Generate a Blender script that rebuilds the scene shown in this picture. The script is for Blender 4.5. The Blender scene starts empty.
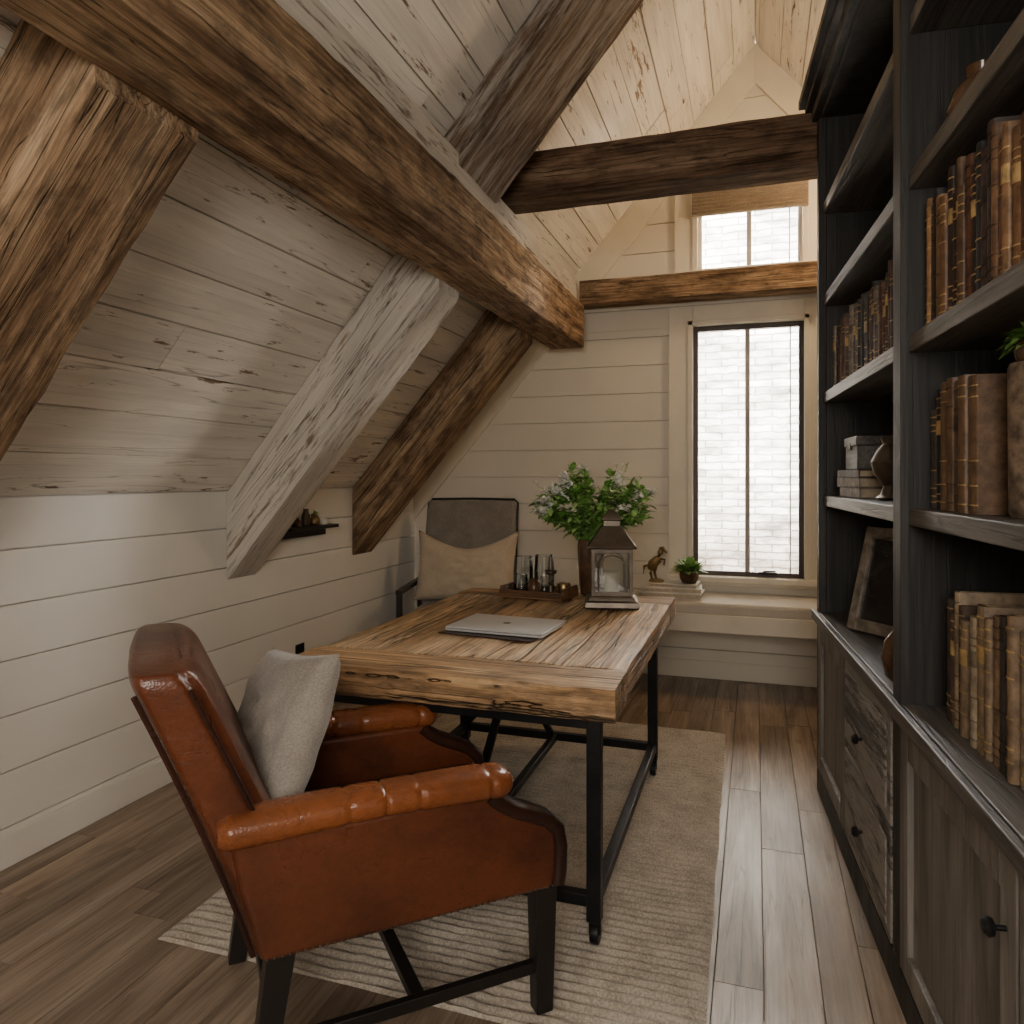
import bpy, bmesh, math, random
from mathutils import Vector, Matrix, noise, Euler
random.seed(7)
R=random.random
U=random.uniform
# ---------------------------------------------------------------- mesh builder
class MB:
    def __init__(s): s.v=[];s.f=[];s.m=[];s.c=[]
    def add(s,vs,fs,mi=0,col=None,M=None):
        o=len(s.v)
        if col is None: col=(R(),R(),R())
        for p in vs:
            p=Vector(p)
            if M is not None: p=M@p
            s.v.append(tuple(p))
        for f in fs:
            s.f.append([i+o for i in f]); s.m.append(mi); s.c.append(col)
        return s
    def hexa(s,p,mi=0,col=None,M=None):
        s.add(p,[(3,2,1,0),(4,5,6,7),(0,1,5,4),(1,2,6,5),(2,3,7,6),(3,0,4,7)],mi,col,M)
    def box(s,x0,x1,y0,y1,z0,z1,mi=0,col=None,M=None):
        s.hexa([(x0,y0,z0),(x1,y0,z0),(x1,y1,z0),(x0,y1,z0),(x0,y0,z1),(x1,y0,z1),(x1,y1,z1),(x0,y1,z1)],mi,col,M)
    def loft(s,rings,mi=0,col=None,M=None,caps=True):
        n=len(rings[0]); vs=[p for r in rings for p in r]; fs=[]
        for i in range(len(rings)-1):
            for j in range(n):
                a=i*n+j;b=i*n+(j+1)%n
                fs.append((a,b,b+n,a+n))
        if caps:
            fs.append(tuple(range(n))[::-1]); fs.append(tuple(range((len(rings)-1)*n,len(rings)*n)))
        s.add(vs,fs,mi,col,M)
    def lathe(s,prof,c=(0,0,0),seg=20,mi=0,col=None,M=None,rot=0):
        rings=[]
        for r,z in prof:
            rings.append([(c[0]+r*math.cos(rot+2*math.pi*k/seg),c[1]+r*math.sin(rot+2*math.pi*k/seg),c[2]+z) for k in range(seg)])
        s.loft(rings,mi,col,M)
    def tube(s,pts,r,seg=6,mi=0,col=None,M=None):
        rings=[];pts=[Vector(p) for p in pts]
        for i,p in enumerate(pts):
            t=(pts[min(i+1,len(pts)-1)]-pts[max(i-1,0)]).normalized()
            a=Vector((0,0,1)) if abs(t.z)<.9 else Vector((1,0,0))
            u=t.cross(a).normalized(); w=t.cross(u)
            rr=r[i] if isinstance(r,(list,tuple)) else r
            rings.append([p+rr*(math.cos(2*math.pi*k/seg)*u+math.sin(2*math.pi*k/seg)*w) for k in range(seg)])
        s.loft(rings,mi,col,M)
    def bar(s,p,q,w,h,mi=0,col=None,M=None):
        p=Vector(p);q=Vector(q);t=(q-p).normalized()
        a=Vector((0,0,1)) if abs(t.z)<.95 else Vector((1,0,0))
        u=t.cross(a).normalized()*w/2; v=u.cross(t).normalized()*h/2
        s.loft([[x-u-v,x+u-v,x+u+v,x-u+v] for x in (p,q)],mi,col,M)
    def ext(s,prof,y0,y1,mi=0,col=None,M=None):
        s.loft([[(x,y,z) for x,z in prof] for y in (y0,y1)],mi,col,M)
    def build(s,name,mats,parent=None,M=None,bevel=0,seg=2,smooth=True,ang=40,subd=0):
        me=bpy.data.meshes.new(name); me.from_pydata(s.v,[],s.f)
        for m in (mats if isinstance(mats,(list,tuple)) else [mats]): me.materials.append(m)
        ca=me.color_attributes.new('Col','FLOAT_COLOR','CORNER')
        for i,p in enumerate(me.polygons):
            p.material_index=s.m[i]
            c=s.c[i]
            for l in p.loop_indices: ca.data[l].color=(c[0],c[1],c[2],1)
        bm=bmesh.new();bm.from_mesh(me);bmesh.ops.recalc_face_normals(bm,faces=bm.faces);bm.to_mesh(me);bm.free()
        if smooth:
            for p in me.polygons: p.use_smooth=True
            me.set_sharp_from_angle(angle=math.radians(ang))
        o=bpy.data.objects.new(name,me); bpy.context.scene.collection.objects.link(o)
        if M is not None: o.matrix_world=M
        if parent is not None: o.parent=parent
        if bevel:
            b=o.modifiers.new('b','BEVEL');b.width=bevel;b.segments=seg;b.limit_method='ANGLE';b.angle_limit=math.radians(35)
            b.harden_normals=True
        return o
def empty(name,M=None):
    e=bpy.data.objects.new(name,None); bpy.context.scene.collection.objects.link(e)
    e.empty_display_size=.1
    if M is not None: e.matrix_world=M
    return e
def TR(x,y,z,a=0): return Matrix.Translation((x,y,z))@Matrix.Rotation(math.radians(a),4,'Z')
# ---------------------------------------------------------------- materials
class G:
    def __init__(s,name):
        s.mat=bpy.data.materials.new(name); s.mat.use_nodes=True
        s.nt=s.mat.node_tree; s.b=s.nt.nodes['Principled BSDF']
    def n(s,t,**k):
        x=s.nt.nodes.new(t)
        for a,b in k.items():
            if a.startswith('_'): setattr(x,a[1:],b)
            else: s.set(x.inputs[a],b)
        return x
    def set(s,i,v):
        if isinstance(v,bpy.types.NodeSocket): s.nt.links.new(v,i)
        else:
            if i.type=='RGBA' and len(v)==3: v=(*v,1)
            i.default_value=v
    def obj(s,scale=(1,1,1),off=None):
        tc=s.n('ShaderNodeTexCoord').outputs['Object']
        if off is not None:
            a=s.n('ShaderNodeVectorMath',_operation='ADD'); s.set(a.inputs[0],tc); s.set(a.inputs[1],off); tc=a.outputs[0]
        m=s.n('ShaderNodeMapping'); s.set(m.inputs['Vector'],tc); m.inputs['Scale'].default_value=scale
        return m.outputs[0]
    def noise(s,vec,scale=1,detail=4,rough=.5,dist=0):
        x=s.n('ShaderNodeTexNoise'); s.set(x.inputs['Vector'],vec)
        x.inputs['Scale'].default_value=scale;x.inputs['Detail'].default_value=detail;x.inputs['Roughness'].default_value=rough;x.inputs['Distortion'].default_value=dist
        return x.outputs['Fac']
    def ramp(s,fac,stops):
        x=s.n('ShaderNodeValToRGB'); s.set(x.inputs[0],fac); e=x.color_ramp.elements
        while len(e)<len(stops): e.new(.5)
        for i,(p,c) in enumerate(stops):
            e[i].position=p; c=(c,c,c) if isinstance(c,(int,float)) else c; e[i].color=(*c,1)
        return x.outputs[0]
    def mix(s,a,b,f,mode='MIX'):
        x=s.n('ShaderNodeMix',_data_type='RGBA',_blend_type=mode)
        s.set(x.inputs[0],f); s.set(x.inputs[6],a); s.set(x.inputs[7],b); return x.outputs[2]
    def math(s,op,a,b=0):
        x=s.n('ShaderNodeMath',_operation=op); s.set(x.inputs[0],a); s.set(x.inputs[1],b); return x.outputs[0]
    def bump(s,h,strength=.3,dist=.01):
        x=s.n('ShaderNodeBump'); s.set(x.inputs['Height'],h); x.inputs['Strength'].default_value=strength; x.inputs['Distance'].default_value=dist
        s.set(s.b.inputs['Normal'],x.outputs[0])
    def out(s,col=None,rough=None,metal=None,spec=None):
        if col is not None: s.set(s.b.inputs['Base Color'],col)
        if rough is not None: s.set(s.b.inputs['Roughness'],rough)
        if metal is not None: s.b.inputs['Metallic'].default_value=metal
        if spec is not None: s.b.inputs['Specular IOR Level'].default_value=spec
        return s.mat
    def rnd(s):
        return s.n('ShaderNodeAttribute',_attribute_name='Col')
def wood(name,c1,c2,c3,axis=0,sc=1.,rough=.6,bump=.4,rv=.2,paint=None,pthr=(.4,.5),crack=.7,fdark=.55,spec=None,pw=.62,blot=None,wide=.012):
    g=G(name); at=g.rnd()
    offv=g.n('ShaderNodeVectorMath',_operation='SCALE'); g.set(offv.inputs[0],at.outputs['Color']); offv.inputs['Scale'].default_value=23
    off=offv.outputs[0]
    def S(a,b):
        v=[a*sc]*3; v[axis]=b*sc; return tuple(v)
    n1=g.noise(g.obj(S(7,.7),off),1,6,.62,.8)
    col=g.ramp(n1,[(.3,c1),(.5,c2),(.68,c3)])
    f=g.noise(g.obj(S(70,2.2),off),1,4,.6,.3)
    col=g.mix(col,g.ramp(f,[(.35,fdark),(.6,1.)]),1.,'MULTIPLY')
    if blot:
        bl=g.noise(g.obj(S(9,4),off),1,5,.7,.3)
        col=g.mix(col,g.ramp(bl,[(.38,blot),(.55,1.)]),1.,'MULTIPLY')
    cr=g.noise(g.obj(S(16,.55),off),1,2,.5,.4)
    cr=g.math('ABSOLUTE',g.math('SUBTRACT',cr,.5))
    crf=g.ramp(cr,[(.0,1-crack),(wide,1.)])
    col=g.mix(col,crf,1.,'MULTIPLY')
    vo=g.n('ShaderNodeTexVoronoi',_feature='F1'); g.set(vo.inputs['Vector'],g.obj(S(3.1,1.6),off)); vo.inputs['Scale'].default_value=1
    kn=g.ramp(vo.outputs['Distance'],[(.03,.3),(.10,1.)])
    h=g.math('ADD',g.math('MULTIPLY',f,.5),n1)
    if paint is not None:
        pn=g.noise(g.obj(S(5,1.0),off),1,7,.72,.5)
        fine=g.noise(g.obj(S(34,4),off),1,4,.7,.2)
        k=g.math('ADD',g.math('MULTIPLY',pn,pw),g.math('MULTIPLY',fine,1-pw))
        pf=g.ramp(k,[(pthr[0],0.),(pthr[1],1.)])
        pc=g.mix(paint,tuple(x*.80 for x in paint),g.ramp(n1,[(.35,1.),(.6,0.)]))
        pc=g.mix(pc,g.ramp(f,[(.3,.9),(.6,1.)]),1.,'MULTIPLY')
        pc=g.mix(pc,g.ramp(cr,[(.0,.5),(.006,1.)]),1.,'MULTIPLY')
        col=g.mix(col,pc,pf); h=g.math('ADD',h,g.math('MULTIPLY',pf,.5))
        kn=g.ramp(vo.outputs['Distance'],[(.02,.45),(.05,1.)])
    col=g.mix(col,kn,.8,'MULTIPLY')
    v=g.math('ADD',g.math('MULTIPLY',at.outputs['Fac'],2*rv),1-rv)
    hs=g.n('ShaderNodeHueSaturation'); g.set(hs.inputs['Color'],col); g.set(hs.inputs['Value'],v)
    g.bump(g.math('ADD',h,g.math('MULTIPLY',crf,.8)),bump,.012)
    rr=g.ramp(n1,[(.3,min(1,rough+.15)),(.7,rough)])
    return g.out(hs.outputs[0],rr,spec=spec)
def paint(name,c,rough=.45,rv=.03):
    g=G(name); at=g.rnd(); n=g.noise(g.obj((1.5,1.5,1.5)),1,4,.6)
    col=g.mix(tuple(x*.94 for x in c),c,g.ramp(n,[(.35,0.),(.65,1.)]))
    v=g.math('ADD',g.math('MULTIPLY',at.outputs['Fac'],2*rv),1-rv)
    hs=g.n('ShaderNodeHueSaturation'); g.set(hs.inputs['Color'],col); g.set(hs.inputs['Value'],v)
    return g.out(hs.outputs[0],rough)
def plain(name,c,rough=.5,metal=0,var=.15,sc=6,bump=.0,bs=60,spec=None):
    g=G(name); n=g.noise(g.obj((1,1,1)),sc,4,.6)
    col=g.mix(tuple(x*(1-var) for x in c),tuple(min(1,x*(1+var)) for x in c),g.ramp(n,[(.35,0.),(.65,1.)]))
    if bump: g.bump(g.noise(g.obj(),bs,4,.6),bump,.004)
    return g.out(col,rough,metal,spec)
def glass(name,tint=(1,1,1),f=.12,rough=.02):
    g=G(name); nt=g.nt
    t=g.n('ShaderNodeBsdfTransparent'); t.inputs[0].default_value=(*tint,1)
    gl=g.n('ShaderNodeBsdfGlossy'); gl.inputs['Roughness'].default_value=rough
    fr=g.n('ShaderNodeFresnel'); fr.inputs[0].default_value=1.45
    fac=g.math('ADD',fr.outputs[0],f*.3)
    ms=g.n('ShaderNodeMixShader'); g.set(ms.inputs[0],fac); g.set(ms.inputs[1],t.outputs[0]); g.set(ms.inputs[2],gl.outputs[0])
    nt.links.new(ms.outputs[0],nt.nodes['Material Output'].inputs[0]); return g.mat
def leather(name,c,dark,rough=.36):
    g=G(name); n=g.noise(g.obj(),3.2,5,.6,.4); col=g.ramp(n,[(.28,dark),(.5,c),(.75,tuple(x*1.35 for x in c))])
    n2=g.noise(g.obj(),60,4,.6); col=g.mix(col,g.ramp(n2,[(.3,.7),(.6,1.)]),.6,'MULTIPLY')
    w=g.noise(g.obj((6,6,12)),1,4,.55,1.5)
    cr=g.math('ABSOLUTE',g.math('SUBTRACT',w,.5)); crf=g.ramp(cr,[(0.,.6),(.012,1.)])
    col=g.mix(col,crf,.6,'MULTIPLY')
    v=g.n('ShaderNodeTexVoronoi'); g.set(v.inputs['Vector'],g.obj()); v.inputs['Scale'].default_value=190
    g.bump(g.math('ADD',g.math('ADD',g.math('MULTIPLY',v.outputs['Distance'],.2),g.math('MULTIPLY',w,.7)),g.math('MULTIPLY',crf,.25)),.35,.008)
    return g.out(col,g.ramp(n,[(.3,rough+.12),(.7,rough)]))
def fabric(name,c1,c2,sc=220,rough=.95,stripes=None,saxis=0,sdark=.85):
    g=G(name); n=g.noise(g.obj(),sc,2,.5); m=g.noise(g.obj(),9,4,.6)
    k=g.math('ADD',g.math('MULTIPLY',n,.6),g.math('MULTIPLY',m,.4))
    col=g.ramp(k,[(.38,c1),(.62,c2)])
    if stripes:
        sp=g.n('ShaderNodeSeparateXYZ'); g.set(sp.inputs[0],g.obj())
        f=g.math('FRACT',g.math('MULTIPLY',sp.outputs[saxis],stripes))
        col=g.mix(col,g.ramp(g.math('ABSOLUTE',g.math('SUBTRACT',f,.5)),[(.03,sdark),(.07 if saxis==0 else .3,1.)]),1.,'MULTIPLY')
    g.bump(n,.4,.002); g.b.inputs['Sheen Weight'].default_value=.2
    return g.out(col,rough)

m_wall=paint('painted_shiplap_white',(.80,.765,.70))
m_back=paint('painted_shiplap_cream',(.76,.69,.565))
m_trim=plain('cream_trim_paint',(.74,.67,.54),.45,var=.04)
m_ceil=wood('distressed_white_planks',(.13,.07,.035),(.27,.17,.10),(.40,.29,.19),axis=1,sc=1.,rough=.7,bump=.35,rv=.09,paint=(.90,.835,.73),pthr=(.385,.425),crack=.6,pw=.45)
m_beam=wood('hewn_oak_beam',(.15,.083,.042),(.40,.255,.145),(.62,.44,.27),axis=0,sc=1.5,rough=.8,bump=1.,rv=.08,crack=.65,fdark=.5,spec=.25,blot=.5)
m_beamd=wood('dark_oak_beam',(.065,.038,.022),(.18,.11,.066),(.30,.20,.125),axis=0,sc=1.5,rough=.8,bump=1.,rv=.1,crack=.6,fdark=.5,spec=.2,blot=.6)
m_beamw=wood('whitewashed_beam',(.15,.10,.06),(.32,.23,.155),(.46,.35,.25),axis=0,sc=1.2,rough=.8,bump=.8,rv=.05,paint=(.66,.60,.52),pthr=(.385,.455),crack=.7,spec=.25,pw=.45,blot=.7)
m_beamg=wood('weathered_grey_beam',(.07,.045,.028),(.19,.125,.08),(.32,.23,.155),axis=0,sc=1.2,rough=.8,bump=.8,rv=.05,paint=(.38,.33,.275),pthr=(.46,.56),crack=.7,spec=.25,pw=.5)
m_floor=wood('oak_floorboards',(.17,.115,.075),(.32,.235,.165),(.44,.34,.25),axis=1,sc=1.3,rough=.28,bump=.15,rv=.32,crack=.4,fdark=.65)
m_desk=wood('rustic_desk_wood',(.28,.145,.06),(.66,.42,.215),(.90,.66,.40),axis=1,sc=1.1,rough=.42,bump=1.,rv=.16,crack=.92,fdark=.45,blot=.62,wide=.016)
m_deskx=wood('rustic_desk_wood_cross',(.24,.12,.05),(.60,.36,.17),(.84,.58,.33),axis=0,sc=1.1,rough=.46,bump=1.,rv=.10,crack=.92,fdark=.42,blot=.55,wide=.018)
m_iron=plain('black_iron',(.018,.018,.019),.45,.6,var=.3)
m_bkd=wood('charcoal_bookcase_wood',(.015,.014,.013),(.026,.024,.022),(.042,.038,.035),axis=2,sc=1.2,rough=.5,bump=.2,rv=.1,crack=.4)
m_bkg=wood('grey_washed_wood',(.10,.09,.08),(.22,.20,.175),(.33,.30,.265),axis=2,sc=1.3,rough=.45,bump=.3,rv=.10,crack=.4,fdark=.7)
m_bkh=wood('grey_washed_shelf_wood',(.05,.045,.04),(.115,.105,.095),(.18,.165,.15),axis=1,sc=1.3,rough=.4,bump=.3,rv=.12,crack=.5)
m_leather=leather('cognac_leather',(.125,.035,.013),(.050,.014,.007),.25)
m_leathert=leather('worn_tan_leather',(.235,.070,.021),(.10,.029,.011),.22)
m_leatherd=leather('dark_leather',(.038,.014,.009),(.016,.007,.005),.24)
m_legs=plain('ebonised_wood',(.012,.010,.009),.35)
m_lin=fabric('linen_cushion',(.26,.23,.195),(.39,.35,.30),stripes=9,sdark=.92)
m_greyf=fabric('grey_tweed',(.15,.13,.11),(.27,.24,.205))
m_bench=fabric('bench_cushion_fabric',(.50,.44,.35),(.60,.53,.43))
m_glass=glass('window_glass')
m_glass2=glass('clear_glass',(.93,.95,.95),.3)
m_dkframe=plain('bronze_window_frame',(.07,.055,.045),.45,.3)
m_brass=plain('aged_brass',(.28,.19,.09),.35,.9,var=.4)
m_pewter=plain('pewter_metal',(.14,.115,.09),.42,.8,var=.35)
m_alu=plain('laptop_aluminium',(.66,.66,.66),.38,.3,var=.03)
m_black=plain('black_plastic',(.01,.01,.01),.4)
m_leaf=plain('leaf_green',(.15,.34,.06),.5,var=.5,sc=25)
m_leaf2=plain('pale_leaf_green',(.34,.50,.16),.5,var=.4,sc=25)
m_petal=plain('white_petals',(.88,.86,.80),.6,var=.08)
m_candle=plain('candle_wax',(.75,.68,.52),.5,var=.03)
m_vase=plain('brown_glass_vase',(.09,.045,.022),.15,0,var=.4,sc=14)
m_paper=plain('book_pages',(.50,.41,.29),.8,var=.15,sc=40)
m_white=plain('white_book_covers',(.68,.65,.58),.6,var=.06)
def bookmat():
    g=G('leather_book_covers'); at=g.rnd(); n=g.noise(g.obj(),30,5,.65)
    col=g.mix(at.outputs['Color'],g.ramp(n,[(.35,.45),(.65,1.15)]),1.,'MULTIPLY'); g.bump(n,.3,.003)
    return g.out(col,.5)
m_book=bookmat()

# ---------------------------------------------------------------- room dims
XL=-2.52; ZK=1.31; SL=1.18; XA=0.0; ZA=ZK+SL*(XA-XL); YB=5.25; YF=-1.6; XR=.95; ZR=ZA-SL*XR
nl=math.hypot(1,SL)
def roofz(x): return ZK+SL*(x-XL) if x<XA else ZA-SL*(x-XA)
# floor
mb=MB(); x=XL
while x<XR:
    w=U(.11,.15); y=YF-U(0,1.2)
    while y<YB:
        L=U(.8,1.8); y1=min(y+L,YB); y0=max(y,YF)
        if y1>y0: mb.box(x+.0008,min(x+w,XR)-.0008,y0+.0008,y1-.0008,-.02,U(-.0012,0))
        y+=L
    x+=w
mb.box(XL-.1,XR+.1,YF-.1,YB+.1,-.12,-.018,col=(.1,.1,.1))
mb.build('floor',m_floor,bevel=.0012,seg=1)
# left wall
mb=MB(); z=-.06
while z<ZK:
    z0=max(z,0);z1=min(z+.197,ZK)
    mb.box(XL-.018,XL,YF,YB,z0+.0022,z1-.0022)
    z+=.197
mb.box(XL-.12,XL-.016,YF-.1,YB+.1,-.02,ZK+.05,col=(.1,.1,.1))
mb.build('wall_left',m_wall,bevel=.002,seg=1)
# roof slopes (planks along Y)
def slope(name,xa,za,xb,zb,flip):
    mb=MB(); d=Vector((xb-xa,0,zb-za)); L=d.length; d.normalize(); n=Vector((-d.z,0,d.x)) 
    if flip: n=-n
    s=0
    while s<L-.001:
        w=.205; s1=min(s+w,L); y=YF-U(0,2)
        while y<YB:
            ln=U(2.2,3.8); y0=max(y,YF);y1=min(y+ln,YB)
            if y1>y0:
                a=Vector((xa,0,za))+d*(s+.003); b=Vector((xa,0,za))+d*(s1-.003); t=U(-.003,.003)
                a=a-n*t; b=b-n*t
                P=[]
                for q in (0,1):
                    o=n*.02*q
                    P+=[(a.x+o.x,y0+.0015,a.z+o.z),(b.x+o.x,y0+.0015,b.z+o.z),(b.x+o.x,y1-.0015,b.z+o.z),(a.x+o.x,y1-.0015,a.z+o.z)]
                mb.hexa(P)
            y+=ln
        s=s1
    a=Vector((xa,0,za))-d*.1+n*.019; b=Vector((xb,0,zb))+d*.12+n*.019; P=[]
    for q in (0,1):
        o=n*.1*q
        P+=[(a.x+o.x,YF-.1,a.z+o.z),(b.x+o.x,YF-.1,b.z+o.z),(b.x+o.x,YB+.1,b.z+o.z),(a.x+o.x,YB+.1,a.z+o.z)]
    mb.hexa(P,col=(.1,.1,.1))
    mb.build(name,m_ceil,bevel=.002,seg=1)
slope('ceiling',XL,ZK,XA,ZA,False)
slope('ceiling.001',XR,ZR,XA,ZA,True)
mb=MB(); z=0
while z<ZR:
    mb.box(XR,XR+.018,YF,YB,z+.0018,min(z+.197,ZR)-.0018); z+=.197
mb.box(XR+.016,XR+.12,YF-.1,YB+.1,-.02,ZR+.05,col=(.1,.1,.1))
mb.build('wall_right',m_wall,bevel=.002,seg=1)
def gable(mb,zl,y0,y1,holes,gap):
    cuts=sorted(set([h[2] for h in holes]+[h[3] for h in holes]))
    for i in range(len(zl)-1):
        a,b=zl[i],zl[i+1]; c=[a]+[q for q in cuts if a+1e-4<q<b-1e-4]+[b]; col=(R(),R(),R())
        for k in range(len(c)-1):
            z0=c[k]+(gap if k==0 else 0); z1=c[k+1]-(gap if k==len(c)-2 else 0)
            if z1<=z0: continue
            xl=lambda z: XL if z<=ZK else XL+(z-ZK)/SL
            xr=lambda z: XR if z<=ZR else XA+(ZA-z)/SL
            zm=(z0+z1)/2
            segs=[]; cur=(xl(z0),xl(z1))
            for h in sorted(holes):
                if h[2]<zm<h[3]:
                    segs.append((cur,(h[0],h[0]))); cur=(h[1],h[1])
            segs.append((cur,(xr(z0),xr(z1))))
            for (l0,l1),(r0,r1) in segs:
                mb.hexa([(l0,y0,z0),(r0,y0,z0),(r0,y1,z0),(l0,y1,z0),(l1,y0,z1),(r1,y0,z1),(r1,y1,z1),(l1,y1,z1)],col=col)
holes=[(-.41,.31,.70,2.42),(-.38,.30,2.79,3.36)]
zl=[0];
while zl[-1]<ZA-.05: zl.append(min(zl[-1]+.197,ZA-.004))
mb=MB(); gable(mb,zl,YB,YB+.02,holes,.0022)
gable(mb,[-.02,ZK,ZR,ZA-.004],YB+.019,YB+.14,holes,0)
mb.build('wall_back',m_back,bevel=.0015,seg=1)
mb=MB(); gable(mb,zl,YF-.02,YF,[],.0018); gable(mb,[-.02,ZK,ZR,ZA-.004],YF-.14,YF-.019,[],0)
mb.build('wall_front',m_wall)
mb=MB(); w=.17
for (xa,za,xb,zb) in ((XL,ZK,XA,ZA),(XR,ZR,XA,ZA)):
    dz=w*nl
    P=[(xa,YB-.028,za-dz),(xb,YB-.028,zb-dz),(xb,YB-.001,zb-dz),(xa,YB-.001,za-dz),(xa,YB-.028,za),(xb,YB-.028,zb),(xb,YB-.001,zb),(xa,YB-.001,za)]
    mb.hexa(P)
mb.build('trim_1',m_trim,bevel=.003)
mb=MB(); zc=3.62
xl=XL+(zc-ZK)/SL; xr=XA+(ZA-zc)/SL
mb.box(xl+.02,xr-.02,YB-.05,YB-.001,zc-.06,zc+.06)
mb.build('trim_2',m_trim,bevel=.003)
mb=MB(); mb.box(XL,XL+.014,YF,YB,0,.12); mb.build('baseboard_left',m_wall,bevel=.003)
mb=MB(); mb.box(XL,XR,YB-.014,YB,0,.12); mb.build('baseboard_back',m_back,bevel=.003)

# ---------------------------------------------------------------- beams
def beam(name,C,mat,xdir,n=(40,6,6),amp=.007,seed=0):
    X=Vector(xdir).normalized(); Z=Vector((0,0,1)) if abs(X.z)<.9 else Vector((0,1,0))
    Y=Z.cross(X).normalized(); Z=X.cross(Y)
    o=sum((Vector(c) for c in C),Vector())/8
    M=Matrix.Translation(o)@Matrix((X,Y,Z)).transposed().to_4x4(); Mi=M.inverted()
    C=[Vector(c) for c in C]; nl_,na,nb=n
    ee=.05
    ta=[0,ee]+[ee+(1-2*ee)*i/(na-2) for i in range(1,na-2)]+[1-ee]
    per=[(a,0) for a in ta]+[(1,a) for a in ta]+[(1-a,1) for a in ta]+[(0,1-a) for a in ta]
    rings=[]
    for i in range(nl_+1):
        s=i/nl_; q=[C[k].lerp(C[k+4],s) for k in range(4)]
        A=(q[1]-q[0]).normalized(); B=(q[3]-q[0]).normalized()
        ring=[]
        for a,b in per:
            p=q[0].lerp(q[1],a).lerp(q[3].lerp(q[2],a),b)
            da=-1 if a==0 else (1 if a==1 else 0); db=-1 if b==0 else (1 if b==1 else 0)
            edge=1 if (da and db) else 0
            k=noise.noise(p*2.2+Vector((seed,0,0)))*.8+noise.noise(p*9+Vector((seed,5,0)))*.6
            fade=0.2 if i in (0,nl_) else 1
            cut=(.003+.008*max(0,noise.noise(p*5+Vector((0,seed,0)))))*edge
            p=p+(A*da+B*db)*(k*amp*fade-.004-cut)
            ring.append(Mi@p)
        rings.append(ring)
    mb=MB(); mb.loft(rings,col=(R(),R(),R()))
    return mb.build(name,mat,M=M,ang=24)
def rafter(name,y0,y1,x0,x1,dep,mat,seed,up=.0):
    C=[]
    for x in (x0,x1):
        zt=roofz(x)-.002
        C+=[(x,y0,zt-dep),(x,y1,zt-dep),(x,y1,zt),(x,y0,zt)]
    return beam(name,C,mat,(1,0,SL),seed=seed)
XPl=-1.37; XPr=-1.12
rafter('rafter_beam',1.24,1.56,XL+.002,XPl+.01,.45,m_beam,1)
rafter('rafter_beam',3.08,3.32,XL+.002,XPl+.01,.45,m_beamw,2)
rafter('rafter_beam',4.30,4.57,XL+.002,XPl+.01,.45,m_beam,3)
rafter('rafter_beam',2.86,3.34,-1.30,-.02,.22,m_beamg,4)
rafter('rafter_beam',-.7,-.4,XL+.002,XPl+.01,.45,m_beam,5)
def xbeam(name,x0,x1,y0,y1,z0,z1,mat,d,seed,n=(60,6,6),amp=.009):
    if d=='y': C=[(x0,y0,z0),(x1,y0,z0),(x1,y0,z1),(x0,y0,z1),(x0,y1,z0),(x1,y1,z0),(x1,y1,z1),(x0,y1,z1)]; v=(0,1,0)
    else: C=[(x0,y0,z0),(x0,y1,z0),(x0,y1,z1),(x0,y0,z1),(x1,y0,z0),(x1,y1,z0),(x1,y1,z1),(x1,y0,z1)]; v=(1,0,0)
    return beam(name,C,mat,v,n,amp,seed)
xbeam('purlin_beam',XPl,XPr,YF+.01,5.02,2.27,2.57,m_beam,'y',11,(120,7,7),.007)
xbeam('purlin_beam',-1.33,-1.17,YF+.01,5.02,2.575,2.74,m_beamw,'y',12,(100,4,5),.004)
xbeam('tie_beam',-1.32,XR-.003,3.56,3.78,2.78,3.02,m_beamd,'x',13,amp=.006)
xbeam('tie_beam',-1.16,XR-.003,5.03,5.21,2.575,2.745,m_beam,'x',14,amp=.005)

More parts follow.
